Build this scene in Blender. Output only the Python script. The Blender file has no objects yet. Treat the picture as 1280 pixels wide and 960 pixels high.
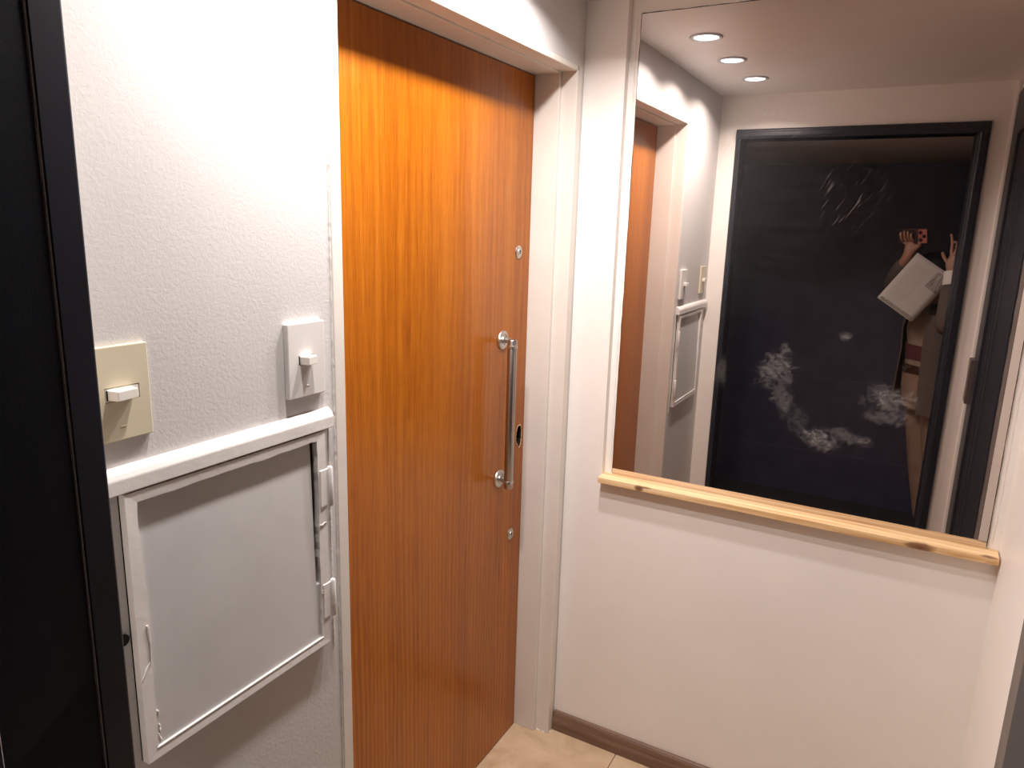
import bpy, bmesh, math, random
from mathutils import Vector, Matrix
random.seed(7)
D = bpy.data
SC = bpy.context.scene
COL = SC.collection
PI = math.pi

# ------------------------------------------------------------------ camera
CAM = Vector((0.8752, -0.4395, 1.6442))
YAW, PITCH, ROLL, FPX = 0.5034, -0.2175, 0.0294, 901.1
fw = Vector((-math.sin(YAW)*math.cos(PITCH), math.cos(YAW)*math.cos(PITCH), math.sin(PITCH)))
r0 = Vector((math.cos(YAW), math.sin(YAW), 0)); u0 = r0.cross(fw)
rt = math.cos(ROLL)*r0 + math.sin(ROLL)*u0
up = -math.sin(ROLL)*r0 + math.cos(ROLL)*u0
cam_d = D.cameras.new('camera'); cam = D.objects.new('camera', cam_d); COL.objects.link(cam)
m = Matrix((rt, up, -fw)).transposed().to_4x4(); m.translation = CAM
cam.matrix_world = m
cam_d.sensor_fit = 'HORIZONTAL'; cam_d.sensor_width = 36.0
cam_d.lens = 36.0*FPX/1280.0
cam_d.clip_start = 0.02; cam_d.clip_end = 50
SC.camera = cam

# ------------------------------------------------------------------ world and exposure
w = D.worlds.new('world'); SC.world = w; w.use_nodes = True
w.node_tree.nodes['Background'].inputs[0].default_value = (0.5, 0.5, 0.55, 1)
w.node_tree.nodes['Background'].inputs[1].default_value = 0.0
SC.view_settings.view_transform = 'Standard'
SC.view_settings.look = 'None'
SC.view_settings.exposure = 0.45
SC.view_settings.gamma = 1.0
SC.view_settings.use_curve_mapping = False
LAMP_W = 5.7
LAMP_SPREAD = 146
SPOT_COLOR = (1.0, 0.93, 0.90)
LENS_STRENGTH = 14.0
LAMPS = [(0.199, 1.067), (0.202, 0.7225), (0.213, 0.366)]

# ------------------------------------------------------------------ dimensions (metres)
W, L, ML, HC = 1.132, 1.508, 1.527, 2.238
XD = -0.118            # face of the wooden door
HD = 2.05

# ------------------------------------------------------------------ helpers
def link(o, parent=None):
    COL.objects.link(o)
    if parent is not None: o.parent = parent
    return o

def wloc(o):
    v = Vector((0, 0, 0))
    while o is not None:
        v = v + o.location; o = o.parent
    return v

class MB:
    """collects shapes in world coordinates, becomes one mesh object"""
    def __init__(s): s.bm = bmesh.new()
    def box(s, x0, x1, y0, y1, z0, z1, bev=0.0, seg=2):
        b = bmesh.new()
        bmesh.ops.create_cube(b, size=1)
        for v in b.verts:
            v.co = Vector(((x0+x1)/2+v.co.x*(x1-x0), (y0+y1)/2+v.co.y*(y1-y0), (z0+z1)/2+v.co.z*(z1-z0)))
        if bev: bmesh.ops.bevel(b, geom=b.edges[:], offset=bev, segments=seg, affect='EDGES', profile=.5)
        s._merge(b); return s
    def _merge(s, b):
        me = D.meshes.new('tmp'); b.to_mesh(me); b.free(); s.bm.from_mesh(me); D.meshes.remove(me)
    def prism(s, pts, axis, a, b_, bev=0.0):
        """extrude the 2D outline along the axis (0=x with pts (y,z), 1=y with (x,z), 2=z with (x,y))"""
        def mk(p, t):
            return {0: (t, p[0], p[1]), 1: (p[0], t, p[1]), 2: (p[0], p[1], t)}[axis]
        b = bmesh.new()
        A = [b.verts.new(mk(p, a)) for p in pts]; B = [b.verts.new(mk(p, b_)) for p in pts]
        b.faces.new(A); b.faces.new(B[::-1]); n = len(pts)
        for i in range(n): b.faces.new((A[i], B[i], B[(i+1) % n], A[(i+1) % n]))
        bmesh.ops.recalc_face_normals(b, faces=b.faces[:])
        if bev: bmesh.ops.bevel(b, geom=b.edges[:], offset=bev, segments=2, affect='EDGES', profile=.5)
        s._merge(b); return s
    def lathe(s, prof, org, axis, n=40):
        """prof = [(radius, height)] around axis vector"""
        ax = Vector(axis).normalized(); t = ax.orthogonal().normalized(); q = ax.cross(t)
        b = bmesh.new(); rings = []
        for r, h in prof:
            if r < 1e-6: rings.append([b.verts.new(Vector(org)+ax*h)])
            else: rings.append([b.verts.new(Vector(org)+ax*h+t*r*math.cos(2*PI*i/n)+q*r*math.sin(2*PI*i/n)) for i in range(n)])
        for A, B in zip(rings, rings[1:]):
            for i in range(n):
                j = (i+1) % n
                if len(A) == 1 and len(B) == 1: continue
                if len(A) == 1: b.faces.new((A[0], B[i], B[j]))
                elif len(B) == 1: b.faces.new((A[i], A[j], B[0]))
                else: b.faces.new((A[i], A[j], B[j], B[i]))
        bmesh.ops.recalc_face_normals(b, faces=b.faces[:])
        s._merge(b); return s
    def tube(s, pts, r, n=10):
        pts = [Vector(p) for p in pts]; rr = r if isinstance(r, (list, tuple)) else [r]*len(pts)
        b = bmesh.new(); rings = []; t0 = None
        for i, p in enumerate(pts):
            d = (pts[min(i+1, len(pts)-1)]-pts[max(i-1, 0)]).normalized()
            if t0 is None: t0 = d.orthogonal().normalized()
            t0 = (t0 - d*t0.dot(d)).normalized(); q = d.cross(t0)
            rings.append([b.verts.new(p+t0*rr[i]*math.cos(2*PI*k/n)+q*rr[i]*math.sin(2*PI*k/n)) for k in range(n)])
        for A, B in zip(rings, rings[1:]):
            for k in range(n): b.faces.new((A[k], A[(k+1) % n], B[(k+1) % n], B[k]))
        b.faces.new(rings[0][::-1]); b.faces.new(rings[-1])
        bmesh.ops.recalc_face_normals(b, faces=b.faces[:])
        s._merge(b); return s
    def build(s, name, mat, parent=None, smooth=False):
        me = D.meshes.new(name); s.bm.to_mesh(me); s.bm.free()
        o = D.objects.new(name, me); link(o, parent)
        off = wloc(parent) if parent is not None else Vector((0, 0, 0))
        me.transform(Matrix.Translation(-off))
        me.materials.append(mat)
        if smooth:
            for p in me.polygons: p.use_smooth = True
            try: me.set_sharp_from_angle(angle=math.radians(35))
            except Exception: pass
        return o

def empty(name, loc, label=None, cat=None, group=None):
    o = D.objects.new(name, None); link(o); o.location = loc; o.empty_display_size = .05
    if label: o['label'] = label
    if cat: o['category'] = cat
    if group: o['group'] = group
    return o
def tag(o, label, cat, group=None):
    o['label'] = label; o['category'] = cat
    if group: o['group'] = group
    return o
def struct(o, label=None):
    o['kind'] = 'structure'
    if label: o['label'] = label
    return o
def boolean(o, cutter_mb, parent=None):
    c = cutter_mb.build('cutter', D.materials[0], parent)
    md = o.modifiers.new('cut', 'BOOLEAN'); md.object = c; md.operation = 'DIFFERENCE'; md.solver = 'EXACT'
    dg = bpy.context.evaluated_depsgraph_get()
    me = D.meshes.new_from_object(o.evaluated_get(dg)); o.modifiers.clear(); o.data = me
    D.objects.remove(c)

# ------------------------------------------------------------------ materials
class N:
    def __init__(s, name):
        s.m = D.materials.new(name); s.m.use_nodes = True; s.t = s.m.node_tree
        s.t.nodes.clear(); s.out = s.n('ShaderNodeOutputMaterial'); s.p = s.n('ShaderNodeBsdfPrincipled')
        s.l(s.p, 0, s.out, 0)
    def n(s, typ, **kw):
        x = s.t.nodes.new(typ)
        for k, v in kw.items():
            if k in x.inputs.keys(): x.inputs[k].default_value = v
            else: setattr(x, k, v)
        return x
    def l(s, a, i, b, j):
        s.t.links.new(a.outputs[i], b.inputs[j])
    def coords(s, scale=(1, 1, 1), loc=(0, 0, 0), rot=(0, 0, 0)):
        tc = s.n('ShaderNodeTexCoord'); mp = s.n('ShaderNodeMapping')
        mp.inputs['Scale'].default_value = scale; mp.inputs['Location'].default_value = loc; mp.inputs['Rotation'].default_value = rot
        s.l(tc, 'Object', mp, 0); return mp
    def noise(s, co, scale, detail=3, rough=.5, dist=0):
        x = s.n('ShaderNodeTexNoise'); x.inputs['Scale'].default_value = scale; x.inputs['Detail'].default_value = detail
        x.inputs['Roughness'].default_value = rough; x.inputs['Distortion'].default_value = dist
        s.l(co, 0, x, 'Vector'); return x
    def ramp(s, src, i, stops, interp='LINEAR'):
        x = s.n('ShaderNodeValToRGB'); x.color_ramp.interpolation = interp
        e = x.color_ramp.elements
        while len(e) < len(stops): e.new(.5)
        for k, (p, c) in enumerate(stops):
            e[k].position = p; e[k].color = c if len(c) == 4 else (*c, 1)
        s.l(src, i, x, 0); return x
    def bump(s, src, i, strength=.2, dist=.001, normal=None):
        b = s.n('ShaderNodeBump'); b.inputs['Strength'].default_value = strength; b.inputs['Distance'].default_value = dist
        s.l(src, i, b, 'Height')
        if normal: s.l(normal, 0, b, 'Normal')
        s.l(b, 0, s.p, 'Normal'); return b
    def mix(s, fac, a, b, mode='MIX'):
        x = s.n('ShaderNodeMix', data_type='RGBA', blend_type=mode)
        for src, k in ((fac, 0), (a, 6), (b, 7)):
            if isinstance(src, tuple) and len(src) == 2 and not isinstance(src[0], (int, float)): s.t.links.new(src[0].outputs[src[1]], x.inputs[k])
            elif isinstance(src, (int, float)): x.inputs[k].default_value = src
            else: x.inputs[k].default_value = (*src, 1) if len(src) == 3 else src
        return x
    def math(s, op, a, b=None, clamp=False):
        x = s.n('ShaderNodeMath', operation=op); x.use_clamp = clamp
        for k, src in enumerate((a, b)):
            if src is None: continue
            if isinstance(src, tuple): s.t.links.new(src[0].outputs[src[1]], x.inputs[k])
            else: x.inputs[k].default_value = src
        return x

def plain(name, col, rough=.5, metal=0.0, bump=0.0, bscale=80, var=0.0, coat=0.0, spec=.5):
    a = N(name); a.p.inputs['Base Color'].default_value = (*col, 1); a.p.inputs['Roughness'].default_value = rough
    a.p.inputs['Metallic'].default_value = metal; a.p.inputs['Coat Weight'].default_value = coat
    a.p.inputs['Specular IOR Level'].default_value = spec
    co = a.coords(); ns = a.noise(co, bscale, 4, .6)
    if bump: a.bump(ns, 0, bump, .001)
    if var:
        n2 = a.noise(co, 9, 3, .5)
        c = a.ramp(n2, 0, [(.3, tuple(x*(1-var) for x in col)), (.7, tuple(min(1, x*(1+var)) for x in col))])
        a.l(c, 0, a.p, 'Base Color')
    return a.m

def wall_paint(name, col, scale=1.0, strength=.35):
    a = N(name); co = a.coords()
    n1 = a.noise(co, 70*scale, 4, .55, .6); n2 = a.noise(co, 260*scale, 3, .5); n3 = a.noise(co, 5, 3, .5)
    # chips and pinholes of the plaster
    v = a.n('ShaderNodeTexVoronoi'); v.inputs['Scale'].default_value = 9*scale; a.l(co, 0, v, 'Vector')
    pit = a.ramp(v, 0, [(.0, (0, 0, 0)), (.035, (1, 1, 1))])
    h = a.math('ADD', (n1, 0), a_b(a, n2))
    h2 = a.math('ADD', (h, 0), (a.math('MULTIPLY', (pit, 0), .5), 0))
    a.bump(h2, 0, strength, .0016)
    c = a.ramp(n3, 0, [(.3, tuple(x*.96 for x in col)), (.7, col)])
    a.l(c, 0, a.p, 'Base Color'); a.p.inputs['Roughness'].default_value = .42
    a.p.inputs['Specular IOR Level'].default_value = .35
    return a.m
def a_b(a, n2):
    x = a.math('MULTIPLY', (n2, 0), .35); return (x, 0)

M = {}
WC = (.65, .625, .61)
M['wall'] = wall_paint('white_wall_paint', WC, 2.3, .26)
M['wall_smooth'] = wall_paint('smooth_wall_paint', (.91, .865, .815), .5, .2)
M['ceiling'] = wall_paint('ceiling_paint', (.83, .80, .77), .6, .15)
M['trimpaint'] = plain('glossy_trim_paint', (.77, .72, .66), .33, bump=.25, bscale=45, var=.03)
M['boxpaint'] = plain('brushed_frame_paint', (.80, .765, .735), .36, bump=.5, bscale=60, var=.05)
M['graypanel'] = plain('grey_metal_panel_paint', (.62, .61, .60), .30, bump=.12, bscale=14, var=.05)
M['cavity'] = plain('dark_cavity', (.012, .011, .010), .9)
M['white_plastic'] = plain('white_switch_plastic', (.74, .71, .69), .35)
M['beige_plastic'] = plain('yellowed_switch_plastic', (.67, .60, .44), .38)
M['cream_plastic'] = plain('cream_lever_plastic', (.80, .76, .70), .3)
M['steel'] = plain('brushed_steel', (.58, .55, .51), .38, metal=1, bump=.1, bscale=400)
M['steel_dark'] = plain('darker_steel', (.42, .39, .37), .33, metal=1)  # darker steel tone of the handle bar and latch plates
M['black'] = plain('black_hole', (.006, .006, .006), .8)
M['navy'] = plain('navy_black_door_paint', (.0085, .0105, .0185), .46, bump=.15, bscale=30, var=.25)
M['navyline'] = plain('pale_joint_paint', (.10, .10, .10), .5)  # pale tone of the jamb and car panel joint lines
M['car_panel'] = plain('car_wall_laminate', (.050, .048, .085), .40, var=.2)
M['car_ceiling'] = plain('car_ceiling_panel', (.42, .36, .33), .5)
M['car_floor'] = plain('car_floor_rubber', (.035, .032, .032), .5, var=.2, bump=.3)
M['taupe'] = plain('bare_frame_primer', (.17, .145, .13), .6, bump=.5, bscale=40, var=.15)
M['strip'] = plain('white_corner_strip', (.9, .88, .85), .4)
M['edge_black'] = plain('mirror_edge_black', (.02, .018, .016), .5)
M['grout'] = plain('floor_grout', (.36, .25, .17), .8)

def door_wood():
    a = N('varnished_ribbon_stripe_veneer')
    wob = a.noise(a.coords((6, 6, .9)), 1.0, 2, .5)
    co = a.coords((1, 1, 1))
    add = a.n('ShaderNodeVectorMath', operation='MULTIPLY_ADD'); a.l(wob, 1, add, 0)
    add.inputs[1].default_value = (.0, .045, .0); a.l(co, 0, add, 2)
    def st(sc, seed, det=2, r=.5):
        mp = a.n('ShaderNodeMapping'); mp.inputs['Scale'].default_value = sc; mp.inputs['Location'].default_value = (seed, seed*2, seed)
        a.l(add, 0, mp, 0); return a.noise(mp, 1.0, det, r)
    broad = st((1, 9, .35), 3); mid = st((1, 75, .9), 7, 3); fine = st((1, 420, 9), 11, 3); pore = st((1, 900, 22), 17, 2)
    cath = a.n('ShaderNodeTexWave', wave_type='RINGS', rings_direction='X'); cath.inputs['Scale'].default_value = 3.0
    cath.inputs['Distortion'].default_value = 3.0; cath.inputs['Detail'].default_value = 2
    mp = a.n('ShaderNodeMapping'); mp.inputs['Scale'].default_value = (1, 6.5, .75); mp.inputs['Location'].default_value = (0, -5.4, -.15)
    a.l(add, 0, mp, 0); a.l(mp, 0, cath, 0)
    sep = a.n('ShaderNodeSeparateXYZ'); a.l(co, 0, sep, 0)
    low = a.n('ShaderNodeMapRange'); low.inputs[1].default_value = 1.3; low.inputs[2].default_value = .5; a.l(sep, 2, low, 0)
    cm = a.mix((low, 0), (mid, 0), (cath, 1)); cm2 = a.mix(.40, (mid, 0), (cm, 2))
    s1 = a.math('MULTIPLY', (cm2, 2), .42); s2 = a.math('MULTIPLY', (fine, 0), .53); s3 = a.math('MULTIPLY', (broad, 0), .35)
    t = a.math('ADD', (s1, 0), (a.math('ADD', (s2, 0), (s3, 0)), 0))
    c = a.ramp(t, 0, [(.46, (.245, .058, .001)), (.58, (.320, .084, .002)), (.68, (.390, .112, .003)), (.84, (.47, .150, .010))])
    pr = a.ramp(pore, 0, [(.32, (.60, .55, .5)), (.46, (1, 1, 1))])
    c2 = a.mix(.6, (c, 0), (pr, 0), 'MULTIPLY')
    # small pale scuffs in the varnish
    sc = a.noise(a.coords((1, 20, 9), (4, 1, 2)), 1.0, 3, .6)
    sf = a.ramp(sc, 0, [(.74, (0, 0, 0)), (.80, (.35, .35, .35))])
    c3 = a.mix((sf, 0), (c2, 2), (.60, .38, .20))
    a.l(c3, 2, a.p, 'Base Color')
    a.bump(fine, 0, .10, .0006)
    rr = a.ramp(broad, 0, [(.3, (.30, .30, .30)), (.7, (.38, .38, .38))]); a.l(rr, 0, a.p, 'Roughness')
    a.p.inputs['Coat Weight'].default_value = .22; a.p.inputs['Coat Roughness'].default_value = .20; a.p.inputs['Specular IOR Level'].default_value = .3
    return a.m
M['door'] = door_wood()

def pine():
    a = N('knotty_pine')
    co = a.coords((1, 1, 1))
    wob = a.noise(a.coords((3, 8, 8)), 1.0, 2, .5)
    add = a.n('ShaderNodeVectorMath', operation='MULTIPLY_ADD'); a.l(wob, 1, add, 0)
    add.inputs[1].default_value = (0, .03, .03); a.l(co, 0, add, 2)
    mp = a.n('ShaderNodeMapping'); mp.inputs['Scale'].default_value = (2.2, 70, 70); a.l(add, 0, mp, 0)
    g = a.noise(mp, 1.0, 3, .55)
    c = a.ramp(g, 0, [(.30, (.56, .31, .125)), (.45, (.76, .50, .25)), (.62, (.88, .64, .36)), (.8, (.93, .72, .46))])
    last = (c, 0)
    # knots, each at its own place on the board (x, z, half width, half height)
    for kx, kz, rx, rz, dark in ((.250, .908, .013, .010, 1.0), (.966, .906, .034, .012, 1.0), (.53, .898, .075, .006, .45), (.86, .898, .10, .006, .50), (1.108, .918, .020, .003, .9), (1.118, .902, .018, .007, .55), (.270, .914, .020, .003, .7)):
        mk = a.n('ShaderNodeMapping'); mk.inputs['Location'].default_value = (-kx/rx, -1.4755/.011, -kz/rz)
        mk.inputs['Scale'].default_value = (1/rx, 1/.011, 1/rz); a.l(add_off(a, co, .0), 0, mk, 0)
        ln = a.n('ShaderNodeVectorMath', operation='LENGTH'); a.l(mk, 0, ln, 0)
        nn = a.noise(a.coords((60, 60, 200)), 1.0, 2, .6)
        d = a.math('MULTIPLY', (a.math('ADD', (ln, 1), (a.math('MULTIPLY', (nn, 0), .8), 0)), 0), .62)
        f = a.ramp(d, 0, [(.0, (dark,)*3), (.68, (dark*.75,)*3), (1.0, (0, 0, 0))])
        # clamp the ramp domain: d is about 0.45 at the knot's heart
        f0 = a.mix((f, 0), last, (.11, .028, .012) if dark > .6 else (.42, .17, .05))
        last = (f0, 2)
    a.t.links.new(last[0].outputs[last[1]], a.p.inputs['Base Color'])
    a.p.inputs['Roughness'].default_value = .45; a.bump(g, 0, .12, .0006)
    return a.m
def add_off(a, co, v): return co
M['pine'] = pine()

def tile():
    a = N('beige_stone_tile'); co = a.coords()
    n1 = a.noise(co, 7, 5, .62, 1.2); n2 = a.noise(co, 60, 4, .6)
    c = a.ramp(n1, 0, [(.3, (.47, .32, .19)), (.5, (.57, .41, .26)), (.7, (.64, .48, .32))])
    # thin dark veins
    n3 = a.noise(co, 11, 2, .5, 2.5); d = a.math('ABSOLUTE', (a.math('SUBTRACT', (n3, 0), .5), 0))
    v = a.ramp(d, 0, [(0, (1, 1, 1)), (.006, (0, 0, 0))]); mm = a.ramp(n2, 0, [(.62, (0, 0, 0)), (.70, (.7, .7, .7))])
    f = a.math('MULTIPLY', (v, 0), (mm, 0)); c2 = a.mix((f, 0), (c, 0), (.12, .06, .03))
    a.l(c2, 2, a.p, 'Base Color'); a.p.inputs['Roughness'].default_value = .38; a.bump(n2, 0, .08, .001); return a.m
M['tile'] = tile()

def darkwood():
    a = N('dark_baseboard_wood'); g = a.noise(a.coords((4, 60, 90)), 1.0, 4, .6)
    c = a.ramp(g, 0, [(.3, (.13, .070, .042)), (.6, (.22, .13, .083)), (.8, (.34, .23, .16))]); a.l(c, 0, a.p, 'Base Color')
    a.p.inputs['Roughness'].default_value = .42; a.bump(g, 0, .2, .001); return a.m
M['darkwood'] = darkwood()

def mirror_mat():
    """silvered glass with a tint, a faint film of dirt, smears of dried paint and thin scratches"""
    a = N('smudged_mirror'); p = a.p
    p.inputs['Base Color'].default_value = (.66, .595, .555, 1); p.inputs['Metallic'].default_value = 1.0
    p.inputs['Roughness'].default_value = 0.0
    film = a.n('ShaderNodeBsdfAnisotropic') if False else a.n('ShaderNodeBsdfGlossy')
    film.inputs['Roughness'].default_value = .20; film.inputs['Color'].default_value = (.66, .70, .80, 1)
    dirt = a.n('ShaderNodeBsdfDiffuse'); dirt.inputs['Color'].default_value = (.60, .56, .54, 1)
    co = a.coords()
    masks = []
    fine = a.noise(a.coords((70, 1, 130), rot=(0, .5, 0)), 1.0, 4, .7)
    blot = a.noise(co, 34, 4, .65, .8)
    # (x, z, half width, half height, tilt, strength)
    CX, CZ = (.15+1.103)/2, .917
    for x, z, rx, rz, rot, k in ((.583, 1.290, .050, .060, .30, .40), (.605, 1.220, .030, .060, -.45, .28),
                                 (.650, 1.165, .030, .050, -.6, .14),
                                 (.708, 1.122, .048, .030, .1, .60), (.775, 1.140, .070, .020, .15, .34),
                                 (.855, 1.250, .060, .042, .0, .50), (.858, 1.205, .058, .024, .0, .34),
                                 (.446, 1.268, .016, .045, 0, .20), (.738, 1.397, .018, .012, 0, .45), (.60, 1.350, .014, .020, .6, .30)):
        mk = a.n('ShaderNodeMapping', vector_type='TEXTURE'); mk.inputs['Location'].default_value = (x-CX, 0, z-CZ)
        mk.inputs['Rotation'].default_value = (0, rot, 0); mk.inputs['Scale'].default_value = (rx, 1000, rz)
        a.l(co, 0, mk, 0)
        ln = a.n('ShaderNodeVectorMath', operation='LENGTH'); a.l(mk, 0, ln, 0)
        d = a.math('ADD', (ln, 1), (a.math('MULTIPLY', (a.math('SUBTRACT', (blot, 0), .5), 0), 2.2), 0))
        fall = a.n('ShaderNodeMapRange', interpolation_type='SMOOTHSTEP')
        fall.inputs[1].default_value = 1.15; fall.inputs[2].default_value = .2
        fall.inputs[3].default_value = 0; fall.inputs[4].default_value = k; a.l(d, 0, fall, 0)
        masks.append((fall, 0))
    acc = masks[0]
    for mm in masks[1:]: acc = (a.math('MAXIMUM', acc, mm), 0)
    tex = a.ramp(fine, 0, [(.36, (.10, .10, .10)), (.66, (1, 1, 1))])
    smear = a.math('MULTIPLY', (a.math('MULTIPLY', acc, .62), 0), (tex, 0))
    # slanting scratches, only inside a patch near the upper middle
    turn = a.coords((1, 1, 1), rot=(0, -.55, 0)); stretch = a.n('ShaderNodeMapping'); stretch.inputs['Scale'].default_value = (230, 1, 17); a.l(turn, 0, stretch, 0)
    sc = a.noise(stretch, 1.0, 2, .5)
    sl = a.ramp(sc, 0, [(.60, (0, 0, 0)), (.68, (1, 1, 1))])
    patches = []
    for x, z, rx, rz, k in ((.715, 1.735, .11, .13, .24), (.50, 1.90, .20, .14, .10)):
        mk = a.n('ShaderNodeMapping', vector_type='TEXTURE'); mk.inputs['Location'].default_value = (x-CX, 0, z-CZ); mk.inputs['Scale'].default_value = (rx, 1000, rz)
        a.l(co, 0, mk, 0); ln = a.n('ShaderNodeVectorMath', operation='LENGTH'); a.l(mk, 0, ln, 0)
        fl = a.n('ShaderNodeMapRange', interpolation_type='SMOOTHSTEP'); fl.inputs[1].default_value = 1; fl.inputs[2].default_value = .2
        fl.inputs[3].default_value = 0; fl.inputs[4].default_value = k; a.l(ln, 1, fl, 0); patches.append((fl, 0))
    scr = a.math('MULTIPLY', (sl, 0), (a.math('MAXIMUM', patches[0], patches[1]), 0))
    # a veil of wipe marks in the upper left
    mk = a.n('ShaderNodeMapping', vector_type='TEXTURE'); mk.inputs['Location'].default_value = (.50-CX, 0, 1.80-CZ); mk.inputs['Scale'].default_value = (.26, 1000, .48)
    a.l(co, 0, mk, 0); ln = a.n('ShaderNodeVectorMath', operation='LENGTH'); a.l(mk, 0, ln, 0)
    fl = a.n('ShaderNodeMapRange', interpolation_type='SMOOTHSTEP'); fl.inputs[1].default_value = 1; fl.inputs[2].default_value = 0
    fl.inputs[3].default_value = 0; fl.inputs[4].default_value = .045; a.l(ln, 1, fl, 0)
    wv = a.noise(a.coords((8, 1, 60), rot=(0, -.25, 0)), 1.0, 4, .65)
    veil = a.math('MULTIPLY', (fl, 0), (a.ramp(wv, 0, [(.3, (.35, .35, .35)), (.7, (1, 1, 1))]), 0))
    base = a.math('ADD', (smear, 0), (scr, 0)); tot = a.math('ADD', (base, 0), (veil, 0), clamp=True)
    m1 = a.n('ShaderNodeMixShader'); m1.inputs[0].default_value = .035; a.l(p, 0, m1, 1); a.l(film, 0, m1, 2)
    m2 = a.n('ShaderNodeMixShader'); a.l(tot, 0, m2, 0); a.l(m1, 0, m2, 1); a.l(dirt, 0, m2, 2)
    a.l(m2, 0, a.out, 0); return a.m
M['mirror'] = mirror_mat()

def emis(name, col, st):
    a = N(name); a.p.inputs['Emission Color'].default_value = (*col, 1); a.p.inputs['Emission Strength'].default_value = st
    a.p.inputs['Base Color'].default_value = (.9, .9, .9, 1); return a.m
M['lens'] = emis('lit_led_lens', (.93, .96, 1.0), LENS_STRENGTH)
M['rim'] = plain('downlight_rim', (.45, .45, .46), .35)

# ------------------------------------------------------------------ setting: shell
T = .14
# left wall (plane x=0) with openings for the wooden door and for the access panel
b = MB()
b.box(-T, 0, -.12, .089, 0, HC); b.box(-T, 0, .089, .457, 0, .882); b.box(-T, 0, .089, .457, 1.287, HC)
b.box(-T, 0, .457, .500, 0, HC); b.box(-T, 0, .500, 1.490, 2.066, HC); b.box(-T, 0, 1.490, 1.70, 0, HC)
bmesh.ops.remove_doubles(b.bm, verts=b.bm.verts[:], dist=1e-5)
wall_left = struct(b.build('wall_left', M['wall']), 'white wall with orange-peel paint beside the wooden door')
# back wall: lower part flush, recess above the ledge holds the mirror
b = MB()
b.box(0, .1215, L, L+.15, 0, HC, .0015, 2); b.box(.1200, W+.05, L, L+.15, 0, .903); b.box(.119, W+.05, 1.532, L+.15, .902, HC)
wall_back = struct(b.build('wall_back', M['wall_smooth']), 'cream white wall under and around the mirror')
# right wall
b = MB(); b.box(W, W+.15, 1.00, L+.15, 0, HC); b.box(W, W+.15, -.12, 1.00, 2.19, HC)
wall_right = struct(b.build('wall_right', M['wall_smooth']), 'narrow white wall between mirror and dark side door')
# front wall around the elevator doorway
b = MB(); b.box(-T, .099, -.12, 0, 0, HC); b.box(1.019, W+.15, -.12, 0, 0, HC); b.box(.099, 1.019, -.12, 0, 2.05, HC)
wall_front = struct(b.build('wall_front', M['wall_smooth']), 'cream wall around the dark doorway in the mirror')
b = MB(); b.box(-T, W+.15, -.12, L+.15, HC, HC+.1)
struct(b.build('ceiling', M['ceiling']), 'white ceiling with recessed downlights')
# floor with separate tiles
b = MB(); b.box(-T, W+.15, -.12, L+.15, -.06, -.006)
floor = struct(b.build('floor', M['grout']), 'floor of beige stone tiles')
xs = [-T, .232, .632, 1.032, W+.0]; ys = [-.12, -.09, .31, .71, 1.11, L]
for i in range(len(xs)-1):
    for j in range(len(ys)-1):
        b = MB(); b.box(xs[i]+.001, xs[i+1]-.001, ys[j]+.001, ys[j+1]-.001, -.0065, 0, .0008, 1)
        b.build('tile', M['tile'], floor)
# baseboard
b = MB()
b.prism([(L, 0), (L-.021, 0), (L-.021, .034), (L-.017, .040), (L-.014, .056), (L-.008, .063), (L, .064)], 0, .004, W-.001, .0012)
struct(b.build('baseboard_back', M['darkwood']), 'dark brown wooden baseboard under the mirror wall')

# ------------------------------------------------------------------ door_1: the wooden door and its white frame
door = empty('door_1', (XD, .98, 0)); struct(door, 'varnished orange wooden door with tubular pull handle')
b = MB(); b.box(XD-.035, XD, .533, 1.446, .004, HD-.003, .001, 1)
leaf = b.build('door_leaf', M['door'], door)
def blob(cy, cz, ry, rz, n, jit, seed):
    rnd = random.Random(seed)
    return [(cy+ry*math.cos(2*PI*k/n)*(1+rnd.uniform(-jit, jit)), cz+rz*math.sin(2*PI*k/n)*(1+rnd.uniform(-jit, jit))) for k in range(n)]
hb = blob(1.4150, 1.020, .0185, .0345, 18, .20, 3)
c = MB(); c.prism(hb, 0, XD-.028, XD+.01)
boolean(leaf, c, door)
for p_ in leaf.data.polygons: p_.use_smooth = False
# splintered pale edge of the torn lock hole and its inside, shade painted black
b = MB()
rn = random.Random(5)
for k in range(len(hb)):
    y, z = hb[k]; y2, z2 = hb[(k+1) % len(hb)]
    b.tube([(XD+.0002, y, z), (XD+.0010, (y+y2)/2+rn.uniform(-.001, .001), (z+z2)/2), (XD+.0002, y2, z2)], [.0009, .0013, .0009], 6)
b.build('splintered_edge', plain('raw_splinter_wood', (.62, .42, .22), .8), door)
b = MB(); hs = [(1.4150+(y-1.4150)*.975, 1.020+(z-1.020)*.99) for y, z in hb]; nh = len(hs)
va = [b.bm.verts.new((XD-.0015, y, z)) for y, z in hs]; vb = [b.bm.verts.new((XD-.027, y, z)) for y, z in hs]
for k in range(nh): b.bm.faces.new((va[k], va[(k+1) % nh], vb[(k+1) % nh], vb[k]))
b.bm.faces.new(vb)
b.build('hole_shade', M['black'], door)
# lock escutcheons
for z in (1.569, .713):
    b = MB(); b.lathe([(0, 0), (.0185, 0), (.0185, .0015), (.016, .0035), (.010, .0040), (.0095, .0055), (0, .0058)], (XD, 1.379, z), (1, 0, 0), 40)
    for v in b.bm.verts: v.co.y = 1.379+(v.co.y-1.379)*.92
    e = b.build('escutcheon', M['steel'], door, True)
    b = MB(); b.box(XD+.0050, XD+.0064, 1.3775, 1.3805, z-.0055, z+.003, .0005, 1); b.lathe([(0, 0), (.0028, 0), (.0028, .0066), (0, .0066)], (XD, 1.379, z+.003), (1, 0, 0), 16)
    b.build('keyhole', M['black'], e)
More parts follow.
